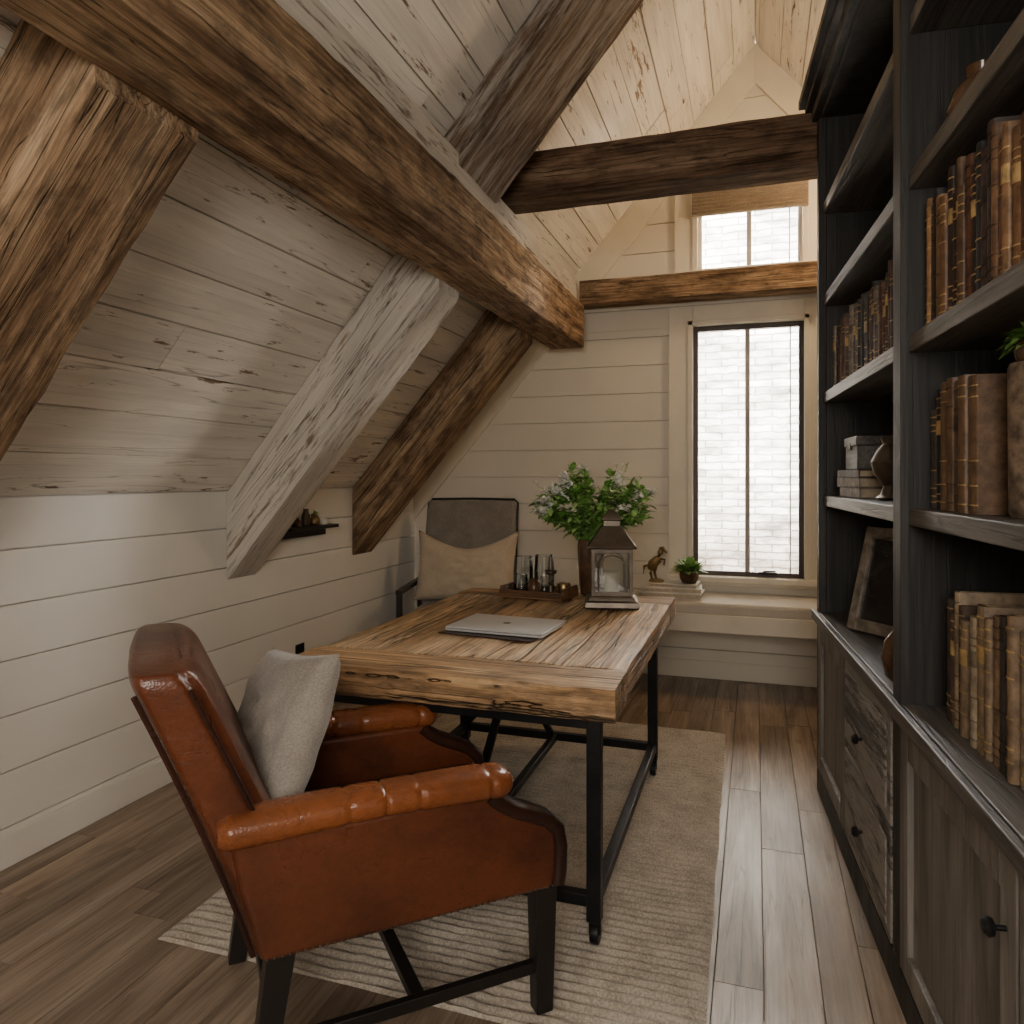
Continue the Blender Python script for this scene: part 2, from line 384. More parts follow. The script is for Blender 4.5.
# ---------------------------------------------------------------- windows
m_mull=plain('grey_mullion',(.38,.36,.33),.5)
def window(name,x0,x1,z0,z1,fm,fw,cas,castop,casbot,mull=True):
    e=empty(name,Matrix.Translation(((x0+x1)/2,YB,(z0+z1)/2))); Mi=e.matrix_world.inverted()
    mb=MB()
    yo=YB+.03; y1=YB+.08
    mb.box(x0,x0+fw,yo,y1,z0,z1); mb.box(x1-fw,x1,yo,y1,z0,z1)
    mb.box(x0+fw,x1-fw,yo,y1,z1-fw,z1); mb.box(x0+fw,x1-fw,yo,y1,z0,z0+fw)
    mb.build('sash_frame',fm,parent=e,bevel=.003).matrix_parent_inverse=Mi
    mb=MB(); xm=(x0+x1)/2
    mb.box(xm-.016,xm+.016,yo+.005,y1-.01,z0+fw,z1-fw); mb.box(x1-fw-.055,x1-fw-.048,yo+.01,y1-.02,z0+fw,z1-fw)
    mb.build('mullion',m_mull,parent=e,bevel=.003).matrix_parent_inverse=Mi
    mb=MB(); mb.box(x0+fw,x1-fw,YB+.055,YB+.058,z0+fw,z1-fw); mb.build('glass_pane',m_glass,parent=e).matrix_parent_inverse=Mi
    mb=MB(); yc=YB-.03
    mb.box(x0-cas,x0+.004,yc,YB-.001,z0-.02,z1+castop); mb.box(x1-.004,x1+cas*.9,yc,YB-.001,z0-.02,z1+castop)
    mb.box(x0+.004,x1-.004,yc,YB-.001,z1-.004,z1+castop)
    mb.box(x0-.03,x0+.004,yc-.012,yc,z0,z1+.03);mb.box(x1-.004,x1+.03,yc-.012,yc,z0,z1+.03);mb.box(x0-.03,x1+.03,yc-.012,yc,z1,z1+.03)
    mb.box(x0-.005,x0+.001,YB,YB+.14,z0,z1);mb.box(x1-.001,x1+.005,YB,YB+.14,z0,z1)
    mb.box(x0-cas-.02,x1+cas,YB-.06,YB+.03,z0-.035,z0+.004)
    if casbot: mb.box(x0-cas,x1+cas*.9,yc,YB-.001,z0-casbot,z0-.03)
    mb.build('casing',m_trim,parent=e,bevel=.004).matrix_parent_inverse=Mi
    return e
window('window_1',-.41,.31,.70,2.42,m_dkframe,.034,.16,.135,0.06)
window('window_2',-.38,.30,2.79,3.36,m_trim,.03,.15,.14,0)
mb=MB(); ns=10; prof=[]
for i in range(ns*4+1):
    z=3.15+.25*i/(ns*4); prof.append((z,.011*math.sin(i*math.pi/2)))
f=[(-.012 - a, z) for z,a in prof]; b=[(.006-a,z) for z,a in prof][::-1]
rings=[[(x,YB-.062+yy,z) for yy,z in f+b] for x in (-.41,.33)]
mb.loft(rings); mb.build('pleated_shade',fabric('woven_shade',(.30,.22,.145),(.44,.34,.235),120,stripes=40,saxis=2,sdark=.25),ang=10)
mb=MB(); mb.box(.02,.14,YB+.005,YB+.029,.725,.74); mb.bar((.05,YB+.01,.745),(.13,YB-.01,.75),.012,.01)
mb.build('window_latch',m_iron,bevel=.002)
# neighbouring facade
g=G('whitewashed_brick'); 
tc=g.n('ShaderNodeTexCoord').outputs['Object']; sp=g.n('ShaderNodeSeparateXYZ'); g.set(sp.inputs[0],tc); cb=g.n('ShaderNodeCombineXYZ')
wob=g.noise(g.obj((1,1,1)),9,3,.5); zz_=g.math('ADD',sp.outputs[2],g.math('MULTIPLY',wob,.04))
g.set(cb.inputs[0],sp.outputs[0]); g.set(cb.inputs[1],zz_)
bt=g.n('ShaderNodeTexBrick'); g.set(bt.inputs['Vector'],cb.outputs[0]); bt.inputs['Scale'].default_value=1
bt.inputs['Brick Width'].default_value=.30;bt.inputs['Row Height'].default_value=.07;bt.inputs['Mortar Size'].default_value=.012;bt.inputs['Mortar Smooth'].default_value=1.
for k,c in (('Color1',(.86,.84,.80)),('Color2',(.48,.455,.42)),('Mortar',(.20,.175,.15))): bt.inputs[k].default_value=(*c,1)
nn=g.noise(g.obj((1,1,3)),3,6,.7); col=g.mix(bt.outputs['Color'],g.ramp(nn,[(.35,.35),(.6,1.)]),1.,'MULTIPLY'); g.bump(bt.outputs['Fac'],-.2,.01)
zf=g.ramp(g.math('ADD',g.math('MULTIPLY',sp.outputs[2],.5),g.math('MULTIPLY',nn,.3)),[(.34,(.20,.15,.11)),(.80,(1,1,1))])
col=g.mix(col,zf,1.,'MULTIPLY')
g.out(col,.9)
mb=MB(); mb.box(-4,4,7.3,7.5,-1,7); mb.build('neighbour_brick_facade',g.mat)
mb=MB(); mb.box(-5,5,5.4,9,-.4,-.3); mb.build('ground_outside',plain('pale_gravel',(.5,.48,.45),.9,sc=30))

# ---------------------------------------------------------------- rug
mb=MB(); X0,X1,Y0,Y1=-1.73,-.15,1.77,4.13; NX,NY=50,420; vs=[];fs=[]
for j in range(NY+1):
    for i in range(NX+1):
        x=X0+(X1-X0)*i/NX; y=Y0+(Y1-Y0)*j/NY
        ph=y+.014*noise.noise(Vector((x*5,y*2,0)))+.007*noise.noise(Vector((x*25,y*6,0)))
        z=.0075+.005*math.sin(ph*2*math.pi/.036)+.003*noise.noise(Vector((x*30,y*30,1)))
        if j in (0,NY) or i in (0,NX): z=.001
        x+=.035*(1-j/NY)
        vs.append((x+.006*noise.noise(Vector((0,y*4,2)))*(i in (0,NX)),y+.006*noise.noise(Vector((x*4,0,3)))*(j in (0,NY)),z))
for j in range(NY):
    for i in range(NX):
        a=j*(NX+1)+i; fs.append((a,a+1,a+NX+2,a+NX+1))
mb.add(vs,fs,col=(.5,.5,.5)); mb.build('area_rug',fabric('woven_wool_rug',(.34,.285,.22),(.60,.53,.435),160))

# ---------------------------------------------------------------- desk
desk=empty('rustic_desk',TR(-.92,2.93,0))
def ch(mb,name,mats,par,**k):
    o=mb.build(name,mats,**k); o.parent=par; o.matrix_parent_inverse=par.matrix_world.inverted(); return o
dx0,dx1,dy0,dy1,dz0,dz1=-1.465,-.38,2.08,3.78,.682,.78
def slabplank(mb,x0,x1,y0,y1,z0,z1,ax,rag=.003):
    n=80; rings=[]
    per=[(0,0),(.5,0),(1,0),(1,.2),(1,.4),(1,.6),(1,.8),(1,1),(.75,1),(.5,1),(.25,1),(0,1),(0,.8),(0,.6),(0,.4),(0,.2)]
    for i in range(n+1):
        s=i/n; ring=[]
        for a,b in per:
            if ax=='y': p=Vector((x0+(x1-x0)*a,y0+(y1-y0)*s,z0+(z1-z0)*b))
            else: p=Vector((x0+(x1-x0)*s,y1+(y0-y1)*a,z0+(z1-z0)*b))
            k=rag*(noise.noise(Vector((p.x*7,p.y*7,p.z*26)))+noise.noise(p*24))
            sd=1 if a==1 else (-1 if a==0 else 0)
            p+=Vector((k*(ax=='y')*abs(sd),k*(ax=='x')*abs(sd),.0022*noise.noise(p*6+Vector((x0*9,y0*9,0)))))
            if b in(0,1) and sd:
                cc_=.003+.005*max(0,noise.noise(p*11))
                p.z+=(-cc_ if b==1 else cc_)
            ring.append(p)
        rings.append(ring)
    mb.loft(rings)
mb=MB(); ws=[.215,.24,.20,.22,.21]; x=dx0
for w in ws:
    slabplank(mb,x+.002,x+w-.002,dy0+.224,dy1-.224,dz0,dz1+U(-.0015,.001),'y',.0014); x+=w
ch(mb,'top_planks',m_desk,desk,ang=30)
mb=MB(); slabplank(mb,dx0-.004,dx1+.004,dy0,dy0+.22,dz0-.002,dz1+.001,'x',.006); slabplank(mb,dx0,dx1,dy1-.22,dy1,dz0,dz1,'x',.004)
ch(mb,'breadboard_ends',m_deskx,desk,ang=30)
mb=MB(); t=.042; lx=(-1.365,-.445); ly=(2.13,3.42)
for X in lx:
    for Y in ly:
        mb.box(X-t/2,X+t/2,Y-t/2,Y+t/2,.088,dz0)
        mb.lathe([(.008,.08),(.008,.1)],(X,Y,0),8)
        mb.box(X-.018,X+.018,Y-.004,Y+.004,.045,.088)
        mb.lathe([(.006,-.014),(.03,-.013),(.032,0),(.03,.013),(.006,.014)],(0,0,0),16,M=Matrix.Translation((X,Y+.01,.045))@Matrix.Rotation(math.pi/2,4,'Y'))
    mb.box(X-t/2+.004,X+t/2-.004,ly[0],ly[1],.13,.165)
    mb.box(X-t/2+.004,X+t/2-.004,ly[0],ly[1],dz0-.035,dz0-.001)
for Y in ly:
    mb.box(lx[0],lx[1],Y-t/2+.004,Y+t/2-.004,.13,.165); mb.box(lx[0],lx[1],Y-t/2+.004,Y+t/2-.004,dz0-.035,dz0-.001)
xm=sum(lx)/2; ym=sum(ly)/2
mb.bar((xm,ly[0],.148),(xm,ly[1],.148),.03,.03)
mb.bar((xm-.02,ly[1],.15),(xm+.0,ym,dz0-.01),.028,.02); mb.bar((xm+.02,ly[0],.15),(xm+.0,ym,dz0-.01),.028,.02)
mb.bar((lx[0],ly[1],.15),(xm,ly[1],dz0-.01),.02,.028)
ch(mb,'iron_trestle',m_iron,desk,bevel=.003)

# ---------------------------------------------------------------- cushion helper
def pillow(name,w,h,t,mat,M,parent=None,pinch=.06,chop=0.):
    n=26; vs=[];fs=[]
    for sgn in (1,-1):
        o=len(vs)
        for j in range(n+1):
            for i in range(n+1):
                u=-1+2*i/n; v=-1+2*j/n
                x=u*w/2*(1-pinch*(1-v*v)*abs(u)); z=v*h/2*(1-pinch*(1-u*u)*abs(v))
                z-=chop*(1-abs(u)**1.6)*max(0,(v+1)/2)**1.5
                th=t/2*((1-abs(u)**2.6)*(1-abs(v)**2.6))**.42
                th*=1+.16*noise.noise(Vector((u*2.2,v*2.2,sgn*3)))
                th+=.03*noise.noise(Vector((u*5,v*5,sgn)))*(1-abs(u))*(1-abs(v))
                if chop: th*=1-.35*math.exp(-(u/.12)**2)*max(0,v)
                vs.append((x,sgn*th,z))
        for j in range(n):
            for i in range(n):
                a=o+j*(n+1)+i; q=(a,a+1,a+n+2,a+n+1); fs.append(q if sgn<0 else q[::-1])
    mb=MB(); mb.add(vs,fs,col=(.5,.5,.5))
    o=mb.build(name,mat,M=M,ang=80)
    bm=bmesh.new();bm.from_mesh(o.data);bmesh.ops.remove_doubles(bm,verts=bm.verts,dist=.0006);bmesh.ops.recalc_face_normals(bm,faces=bm.faces);bm.to_mesh(o.data);bm.free()
    if parent is not None: o.parent=parent; o.matrix_parent_inverse=parent.matrix_world.inverted()
    return o

# ---------------------------------------------------------------- leather armchair
CM=TR(-.968,1.783,.0,43); CS=CM@Matrix.Translation((.012,0,0))@Matrix.Diagonal((1.10,.97,1,1))
ac=empty('leather_armchair',CM)
def sup(t,a,b,e):
    c=math.cos(t);s=math.sin(t); return (a*math.copysign(abs(c)**(2/e),c),b*math.copysign(abs(s)**(2/e),s))
def cc(mb,name,mats,**k):
    o=mb.build(name,mats,M=CS,**k); o.parent=ac; o.matrix_parent_inverse=CM.inverted(); return o
LEAN=.235
mb=MB(); rings=[]; zs=[.34,.345]+[.36+.58*i/22 for i in range(23)]+[.955,.965,.975,.982,.986,.988]; 
for z in zs:
    s=(z-.34)/.65; fc=-.262-LEAN*s**1.15; hw=.295+.02*s; th=.062-.010*s
    k=1
    if z>.95: q=(z-.95)/.038; k=math.sqrt(max(0.02,1-q*q*.97))*.35+.65 if q<.98 else .68
    if z<.345: k=.9
    ring=[]
    for i in range(80):
        a,b=sup(2*math.pi*i/80,1,1,7)
        f_=a*th*k; l_=b*(hw-(1-k)*th*.8)
        if a>0 and z>.45: 
            f_+= .022*abs(math.sin(l_/(hw)*math.pi*1.5+math.pi/2))**.6*a*k*(1 if abs(l_)<hw*.9 else 0)
        if a<0: f_+= -.012*(1-(l_/hw)**2)*k
        ring.append((fc+f_,l_,z-.012*(l_/hw)**2*s))
    rings.append(ring)
mb.loft(rings,col=(.5,.5,.5)); cc(mb,'back_rest',m_leather,ang=60)
mb=MB()
for sd in (1,-1):
    for off in (-.058,.050):
        pts=[]
        for i in range(25):
            s=i/24; z=.36+.59*s; s_=(z-.34)/.65; fc=-.262-LEAN*s_**1.15; pts.append((fc+off*(1-.12*s),sd*(.294+.02*s_),z-.01))
        mb.tube(pts,.006,6)
cc(mb,'piping',m_leatherd)
prof=[(-.31,.335),(.33,.335),(.345,.36),(.345,.46),(.335,.495),(.30,.515),(.26,.53),(.225,.555),(.20,.59),(.19,.61),(-.37,.61),(-.35,.5)]
for sd in (1,-1):
    mb=MB(); mb.ext(prof,sd*.245,sd*.312); cc(mb,'side_panel',m_leather,bevel=.016,seg=4)
for sd in (1,-1):
    mb=MB(); rings=[]
    path=[(.175,.60),(.20,.575),(.235,.55),(.28,.53),(.32,.508),(.345,.48),(.352,.44),(.35,.38),(.345,.345)]
    for i,(f_,z_) in enumerate(path):
        a=path[max(i-1,0)];b=path[min(i+1,len(path)-1)]; tx,tz=b[0]-a[0],b[1]-a[1]; L=math.hypot(tx,tz); nx,nz=-tz/L,tx/L
        ring=[]
        for k in range(20):
            p,q=sup(2*math.pi*k/20,.020,.043,3)
            ring.append((f_+nx*p,sd*.28+q,z_+nz*p))
        rings.append(ring)
    mb.loft(rings); cc(mb,'front_scroll',m_leatherd,ang=60)
for sd in (1,-1):
    mb=MB(); rings=[]; n=96
    for i in range(n+1):
        s=i/n; f_=-.39+.62*s
        k=1
        if s<.03: k=.75+.25*s/.03
        if s>.93: k=math.sqrt(max(.0,1-((s-.93)/.07)**2))*.9+.1
        for sm in (.40,.52,.64,.90):
            k*=1-.13*math.exp(-((s-sm)/.007)**2)
        k*=1+.03*math.sin(s*9)
        zc=.630+.008*math.sin(s*math.pi)
        ring=[]
        for j in range(28):
            p,q=sup(2*math.pi*j/28,.056*k,.036*k,2.5); ring.append((f_,sd*.292+p,zc+q))
        rings.append(ring)
    mb.loft(rings); cc(mb,'arm_pad',m_leathert,ang=60)
mb=MB(); mb.box(-.24,.335,-.243,.243,.385,.485); cc(mb,'seat_cushion',m_leatherd,bevel=.045,seg=6)
mb=MB(); mb.box(-.28,.335,-.26,.26,.335,.41); cc(mb,'seat_rail',m_leather,bevel=.012,seg=3)
mb=MB()
for sd in (1,-1):
    for i in range(44): 
        mb.lathe([(.0008,.0025),(.003,.0015),(.0035,0)],(0,0,0),6,M=Matrix.Translation((-.30+.63*i/43,sd*.313,.345))@Matrix.Rotation(-sd*math.pi/2,4,'X'))
cc(mb,'nail_heads',m_pewter)
mb=MB()
for f_ in (-.27,.318):
    for l_ in (-.275,.275):
        o=-.045 if f_<0 else .0
        t1,t0=.028,.021
        mb.hexa([(f_+o-t0,l_-t0,.0135),(f_+o+t0,l_-t0,.0135),(f_+o+t0,l_+t0,.0135),(f_+o-t0,l_+t0,.0135),(f_-t1,l_-t1,.345),(f_+t1,l_-t1,.345),(f_+t1,l_+t1,.345),(f_-t1,l_+t1,.345)])
for l_ in (-.275,.275): mb.bar((-.295,l_,.13),(.318,l_,.13),.022,.03)
mb.bar((0.02,-.275,.13),(0.02,.275,.13),.03,.025); mb.bar((-.285,-.275,.20),(-.285,.275,.20),.022,.03)
cc(mb,'legs',m_legs,bevel=.003)
pm=CM@Matrix.Translation((-.255,.055,.715))@Matrix.Rotation(math.radians(-90+10),4,'Z')@Matrix.Rotation(math.radians(-24),4,'X')@Matrix.Rotation(math.radians(-9),4,'Y')
pillow('throw_pillow',.45,.43,.15,m_lin,pm)

# ---------------------------------------------------------------- accent chair
AM=TR(-1.93,4.80,0,10); a2=empty('upholstered_side_chair',AM)
def c2(mb,name,mats,**k):
    o=mb.build(name,mats,M=AM,**k); o.parent=a2; o.matrix_parent_inverse=AM.inverted(); return o
mb=MB()
def slab(pts,th,hw,e=6,n=40):
    rings=[]
    for (y,z,k) in pts:
        rings.append([ (lambda ab:(ab[0],y+ab[1],z))(sup(2*math.pi*i/n,hw*k,th*k**.3,e)) for i in range(n)])
    return rings
mb.loft(slab([(.10+.20*s,.46+.74*s,(1 if .0<s<.96 else .97)) for s in [0]+[i/12 for i in range(1,12)]+[.97,.99]]+[(.30,1.205,.93)],.045,.33)); c2(mb,'back_rest',m_greyf,ang=50)
mb=MB(); mb.box(-.32,.32,-.40,.12,.37,.49); c2(mb,'seat_cushion',m_greyf,bevel=.04,seg=5)
mb=MB()
for sd in (1,-1):
    mb.tube([(sd*.335,.12,.40),(sd*.338,.22,.78),(sd*.335,.335,1.19),(sd*.31,.34,1.215),(0,.345,1.22)],.009,8)
    mb.bar((sd*.36,-.36,.62),(sd*.36,.20,.64),.04,.03); mb.bar((sd*.36,-.34,0),(sd*.36,-.34,.61),.035,.035); mb.bar((sd*.36,.22,0),(sd*.36,.16,.64),.035,.035)
    mb.bar((sd*.36,-.34,.35),(sd*.36,.17,.35),.03,.05)
mb.bar((-.36,-.34,.35),(.36,-.34,.35),.03,.05); mb.bar((-.36,.19,.35),(.36,.19,.35),.03,.05)
c2(mb,'wood_frame',m_legs,bevel=.004)
pm=AM@Matrix.Translation((.02,-.0,.765))@Matrix.Rotation(math.radians(-16),4,'X')
pillow('lumbar_pillow',.72,.50,.17,fabric('oatmeal_cushion',(.44,.355,.25),(.58,.485,.36)),pm,chop=.12)

# ---------------------------------------------------------------- window seat
mb=MB(); mb.box(-1.3,XR-.003,4.77,YB-.03,.43,.515); mb.box(-1.3,XR-.003,4.745,4.77,.415,.525)
mb.build('window_seat',m_trim,bevel=.004)
mb=MB(); mb.box(-1.28,XR-.01,4.755,YB-.07,.516,.595); mb.build('bench_cushion',m_bench,bevel=.022,seg=4)
mb=MB()
zz=.597
for i,(w,d,h,c) in enumerate([(.40,.27,.035,0),(.36,.25,.03,0),(.30,.22,.025,0)]):
    M=TR(-.52+.01*i,4.98,zz,[-2,4,-3][i]); mb.box(-w/2,w/2,-d/2,d/2,0,.004,0,M=M);mb.box(-w/2,w/2,-d/2,d/2,h-.004,h,0,M=M);mb.box(-w/2,w/2,d/2-.005,d/2,0,h,0,M=M);mb.box(-w/2+.005,w/2-.005,-d/2+.006,d/2-.005,.004,h-.004,1,M=M); zz+=h+.0005
mb.build('stack_of_books',[m_white,m_paper],bevel=.001)
mb=MB(); fx,fy,fz=-.62,4.95,zz
mb.lathe([(.05,0),(.05,.012),(.03,.02)],(fx,fy,fz),16)
mb.tube([(fx-.03,fy,fz+.015),(fx-.04,fy,fz+.06),(fx-.02,fy,fz+.10)],[.006,.009,.018],8)
mb.tube([(fx+.0,fy,fz+.015),(fx-.012,fy,fz+.06),(fx-.01,fy,fz+.10)],[.006,.009,.018],8)
mb.tube([(fx-.045,fy,fz+.08),(fx-.025,fy,fz+.115),(fx+.01,fy,fz+.15),(fx+.025,fy,fz+.19),(fx+.03,fy,fz+.215)],[.018,.034,.031,.020,.014],10)
mb.tube([(fx+.02,fy,fz+.215),(fx+.04,fy,fz+.22),(fx+.07,fy,fz+.195)],[.012,.018,.008],8)
mb.tube([(fx+.02,fy,fz+.15),(fx+.055,fy-.01,fz+.15),(fx+.05,fy-.01,fz+.11)],[.012,.008,.006],6)
mb.tube([(fx-.045,fy,fz+.11),(fx-.08,fy,fz+.10),(fx-.085,fy,fz+.05)],[.008,.010,.003],6)
mb.build('horse_figurine',m_brass)
def leaf(mb,p,d,L,w,mi,droop=.3,up=Vector((0,0,1))):
    d=Vector(d).normalized(); s=d.cross(up)
    if s.length<.05: s=Vector((1,0,0))
    s.normalize(); n=s.cross(d); p=Vector(p); vs=[];k=[(0,.15),(.3,.9),(.6,1),(.85,.55),(1,.03)]
    for t,ww in k:
        c=p+d*L*t-up*droop*L*t*t
        vs+= [c-s*w*ww/2+n*w*.12*ww, c, c+s*w*ww/2+n*w*.12*ww]
    fs=[]
    for i in range(len(k)-1):
        a=i*3; fs+=[(a,a+1,a+4,a+3),(a+1,a+2,a+5,a+4)]
    mb.add(vs,fs,mi)
def rdir(zmin=-.2,zmax=1):
    a=U(0,2*math.pi); z=U(zmin,zmax); r=math.sqrt(max(0,1-z*z)); return Vector((r*math.cos(a),r*math.sin(a),z))
mb=MB(); px,py=-.41,4.95
mb.lathe([(.045,0),(.06,.03),(.065,.085),(.06,.09),(.055,.08),(.001,.078)],(px,py,zz),18,0)
for i in range(190):
    d=rdir(.05,1); leaf(mb,(px,py,zz+.08),d,U(.07,.14),U(.02,.038),random.choice([1,1,2]),.2)
mb.build('potted_succulent',[m_vase,m_leaf,m_leaf2])

# ---------------------------------------------------------------- desk objects
ZT=.7835
mb=MB(); M=TR(-.945,2.755,ZT-.001,-8); mb.box(-.19,.20,-.17,.12,0,.003,M=M)
mb.build('leather_desk_pad',m_leatherd,bevel=.001)
lp=empty('laptop',TR(-.93,2.77,ZT+.003,-4))
mb=MB(); mb.box(-.20,.20,-.145,.145,.001,.009); o=mb.build('base',m_alu,bevel=.004,seg=3); o.parent=lp
mb=MB(); mb.box(-.20,.20,-.145,.145,.0105,.018); o=mb.build('lid',m_alu,bevel=.004,seg=3); o.parent=lp
mb=MB(); mb.box(-.193,.193,-.138,.138,.008,.0115); mb.box(-.12,.12,.138,.147,.006,.013); o=mb.build('hinge_gap',m_black); o.parent=lp
mb=MB(); mb.lathe([(.001,0),(.016,0),(.016,.0006),(.001,.0006)],(0,0,.0178),20); o=mb.build('lid_badge',m_pewter); o.parent=lp
TM=TR(-1.03,3.57,ZT,-8); tray=empty('wooden_serving_tray',TM)
def c3(mb,name,mats,par,M,**k):
    o=mb.build(name,mats,M=M,**k); o.parent=par; o.matrix_parent_inverse=M.inverted(); return o
mb=MB(); mb.box(-.17,.17,-.11,.11,0,.012); mb.box(-.17,.17,-.11,-.098,.012,.04);mb.box(-.17,.17,.098,.11,.012,.04);mb.box(-.17,-.158,-.098,.098,.012,.055);mb.box(.158,.17,-.098,.098,.012,.055)
c3(mb,'tray_body',wood('tray_wood',(.07,.03,.012),(.16,.075,.03),(.25,.13,.06),0,2,.45,.3,.1),tray,TM,bevel=.003)
def tumbler(name,x,y,r,h,mat):
    M=TM@Matrix.Translation((x,y,.0125)); mb=MB()
    mb.lathe([(r*.8,0),(r,.01),(r*1.02,h*.6),(r*.92,h),(r*.86,h),(r*.94,h*.6),(r*.9,.014),(.002,.012)],(0,0,0),22); return mb.build(name,mat,M=M)
tumbler('glass_jar',-.10,.03,.05,.18,m_glass2); tumbler('glass_jar',.01,.045,.05,.19,m_glass2)
tumbler('drinking_glass',-.07,-.057,.033,.10,m_glass2)
mb=MB(); mb.lathe([(.04,0),(.042,.01),(.012,.02),(.008,.05),(.016,.06),(.008,.07),(.01,.10),(.028,.11),(.03,.125),(.012,.13),(.010,.19),(.001,.195)],(0,0,0),18)
mb.build('candle_holder',m_pewter,M=TM@Matrix.Translation((.08,-.035,.0125)))
mb=MB(); mb.lathe([(.03,0),(.034,.01),(.034,.05),(.03,.055),(.001,.056)],(0,0,0),18); mb.build('small_tin',m_brass,M=TM@Matrix.Translation((.112,.055,.0125)))
mb=MB(); mb.lathe([(.028,0),(.036,.02),(.033,.06),(.02,.075),(.02,.085),(.001,.086)],(0,0,0),18); mb.build('ink_bottle',m_vase,M=TM@Matrix.Translation((-.0,-.057,.0125)))
# lantern
LM=TR(-.635,3.42,ZT,12); lan=empty('metal_lantern',LM)
mb=MB(); q=math.pi/4; s2=math.sqrt(2)
def sq(prof,z=0): mb.lathe([(r*s2,zz_) for r,zz_ in prof],(0,0,z),4,rot=q)
sq([(.118,0),(.122,.008),(.118,.03),(.105,.036),(.1,.05),(.094,.056)])
b=.085
for sx in (1,-1):
    for sy in (1,-1): mb.box(sx*b-.008,sx*b+.008,sy*b-.008,sy*b+.008,.05,.27)
for sx in (1,-1):
    mb.box(sx*b-.006,sx*b+.006,-b,b,.056,.075);mb.box(sx*b-.006,sx*b+.006,-b,b,.25,.27);mb.box(-b,b,sx*b-.006,sx*b+.006,.056,.075);mb.box(-b,b,sx*b-.006,sx*b+.006,.25,.27)
    for ax in (0,1):
        pts=[]
        for i in range(9):
            a=math.pi*i/8; u=.06*math.cos(a); z=.19+.05*math.sin(a); pts.append((u,sx*b,z) if ax==0 else (sx*b,u,z))
        pts=[((.06,sx*b,.075) if ax==0 else (sx*b,.06,.075))]+pts+[((-.06,sx*b,.075) if ax==0 else (sx*b,-.06,.075))]
        mb.tube(pts,.004,5)
sq([(.108,.27),(.112,.278),(.104,.286),(.075,.325),(.05,.365),(.045,.37)])
sq([(.038,.37),(.038,.395),(.048,.40),(.046,.406),(.02,.435),(.006,.445)])
mb.tube([(.024*math.cos(a),0,.462+.022*math.sin(a)) for a in [2*math.pi*i/16 for i in range(17)]],.003,6)
c3(mb,'frame',m_pewter,lan,LM,bevel=.0015,seg=1,ang=30)
mb=MB()
for sx in (1,-1):
    mb.box(sx*b-.001,sx*b+.001,-b+.008,b-.008,.075,.25); mb.box(-b+.008,b-.008,sx*b-.001,sx*b+.001,.075,.25)
c3(mb,'glass_panes',m_glass2,lan,LM)
mb=MB(); mb.lathe([(.036,.056),(.036,.155),(.03,.158),(.001,.155)],(0,0,0),20); mb.tube([(0,0,.155),(0,0,.168)],.0015,5); c3(mb,'candle',m_candle,lan,LM)
# vase with flowers
VM=TR(-.79,3.695,ZT); vz=empty('vase_of_flowers',VM)
mb=MB(); mb.lathe([(.045,0),(.055,.006),(.06,.05),(.066,.15),(.07,.24),(.066,.28),(.06,.282),(.06,.25),(.055,.1),(.001,.09)],(0,0,0),26); c3(mb,'vase',m_vase,vz,VM)
mb=MB()
for i in range(76):
    d=rdir(.12,1); L=U(.26,.41)
    p0=Vector((0,0,.24)); pts=[p0]
    for k in range(1,7):
        t=k/6; pts.append(p0+Vector((d.x*.80+.06,d.y*.7,d.z*.75+.24))*L*t+Vector((0,0,.04*math.sin(t*2.4))))
    mb.tube(pts,.0018,4,0)
    fl = i%4==0
    for k in range(2,7):
        for _ in range(7):
            dd=(d*.5+rdir(-.5,.9)).normalized(); leaf(mb,pts[k]+rdir()*.012,dd,U(.03,.07),U(.020,.036),random.choice([0,0,1]),U(0,.5))
    if fl:
        tip=pts[-1]
        for c in [tip+d*U(.0,.06)+rdir()*.022 for _ in range(13)]:
            for _ in range(5): leaf(mb,c,rdir(-.3,1),U(.018,.030),.018,2,.1)
for i in range(8):
    d=rdir(.5,1); p0=Vector((0.02,0,.27)); L=U(.40,.46); mb.tube([p0,p0+d*L*.5+Vector((0,0,.02)),p0+d*L],[.002,.0015,.001],4,0)
    for k in range(12):
        c=p0+d*L*(.6+.4*k/12); leaf(mb,c,(d*.4+rdir()),.024,.010,2 if i%2 else 1,.2)
c3(mb,'foliage',[m_leaf,m_leaf2,m_petal],vz,VM)

# ---------------------------------------------------------------- wall shelf + outlet
mb=MB(); mb.box(XL+.001,XL+.10,3.50,3.98,1.075,1.095); mb.box(XL+.001,XL+.02,3.52,3.96,1.03,1.075); mb.build('wall_shelf',m_legs,bevel=.003)
for (y,r,h,m) in ((3.60,.03,.05,m_vase),(3.70,.025,.10,m_pewter),(3.79,.032,.06,m_brass),(3.88,.03,.045,m_white)):
    mb=MB(); mb.lathe([(r*.8,0),(r,.01),(r,h*.6),(r*.6,h*.85),(r*.65,h),(.001,h*.98)],(XL+.05,y,1.096),16)
    if m is m_brass or m is m_vase:
        for i in range(30): leaf(mb,(XL+.05,y,1.096+h),rdir(.1,1),U(.02,.04),.012,1,.2)
    mb.build('small_jar',[m,m_leaf])
mb=MB(); mb.box(XL+.0005,XL+.008,3.67,3.75,.29,.41); mb.box(XL+.008,XL+.011,3.69,3.73,.365,.395);mb.box(XL+.008,XL+.011,3.69,3.73,.305,.335); mb.build('power_outlet',m_black,bevel=.002)

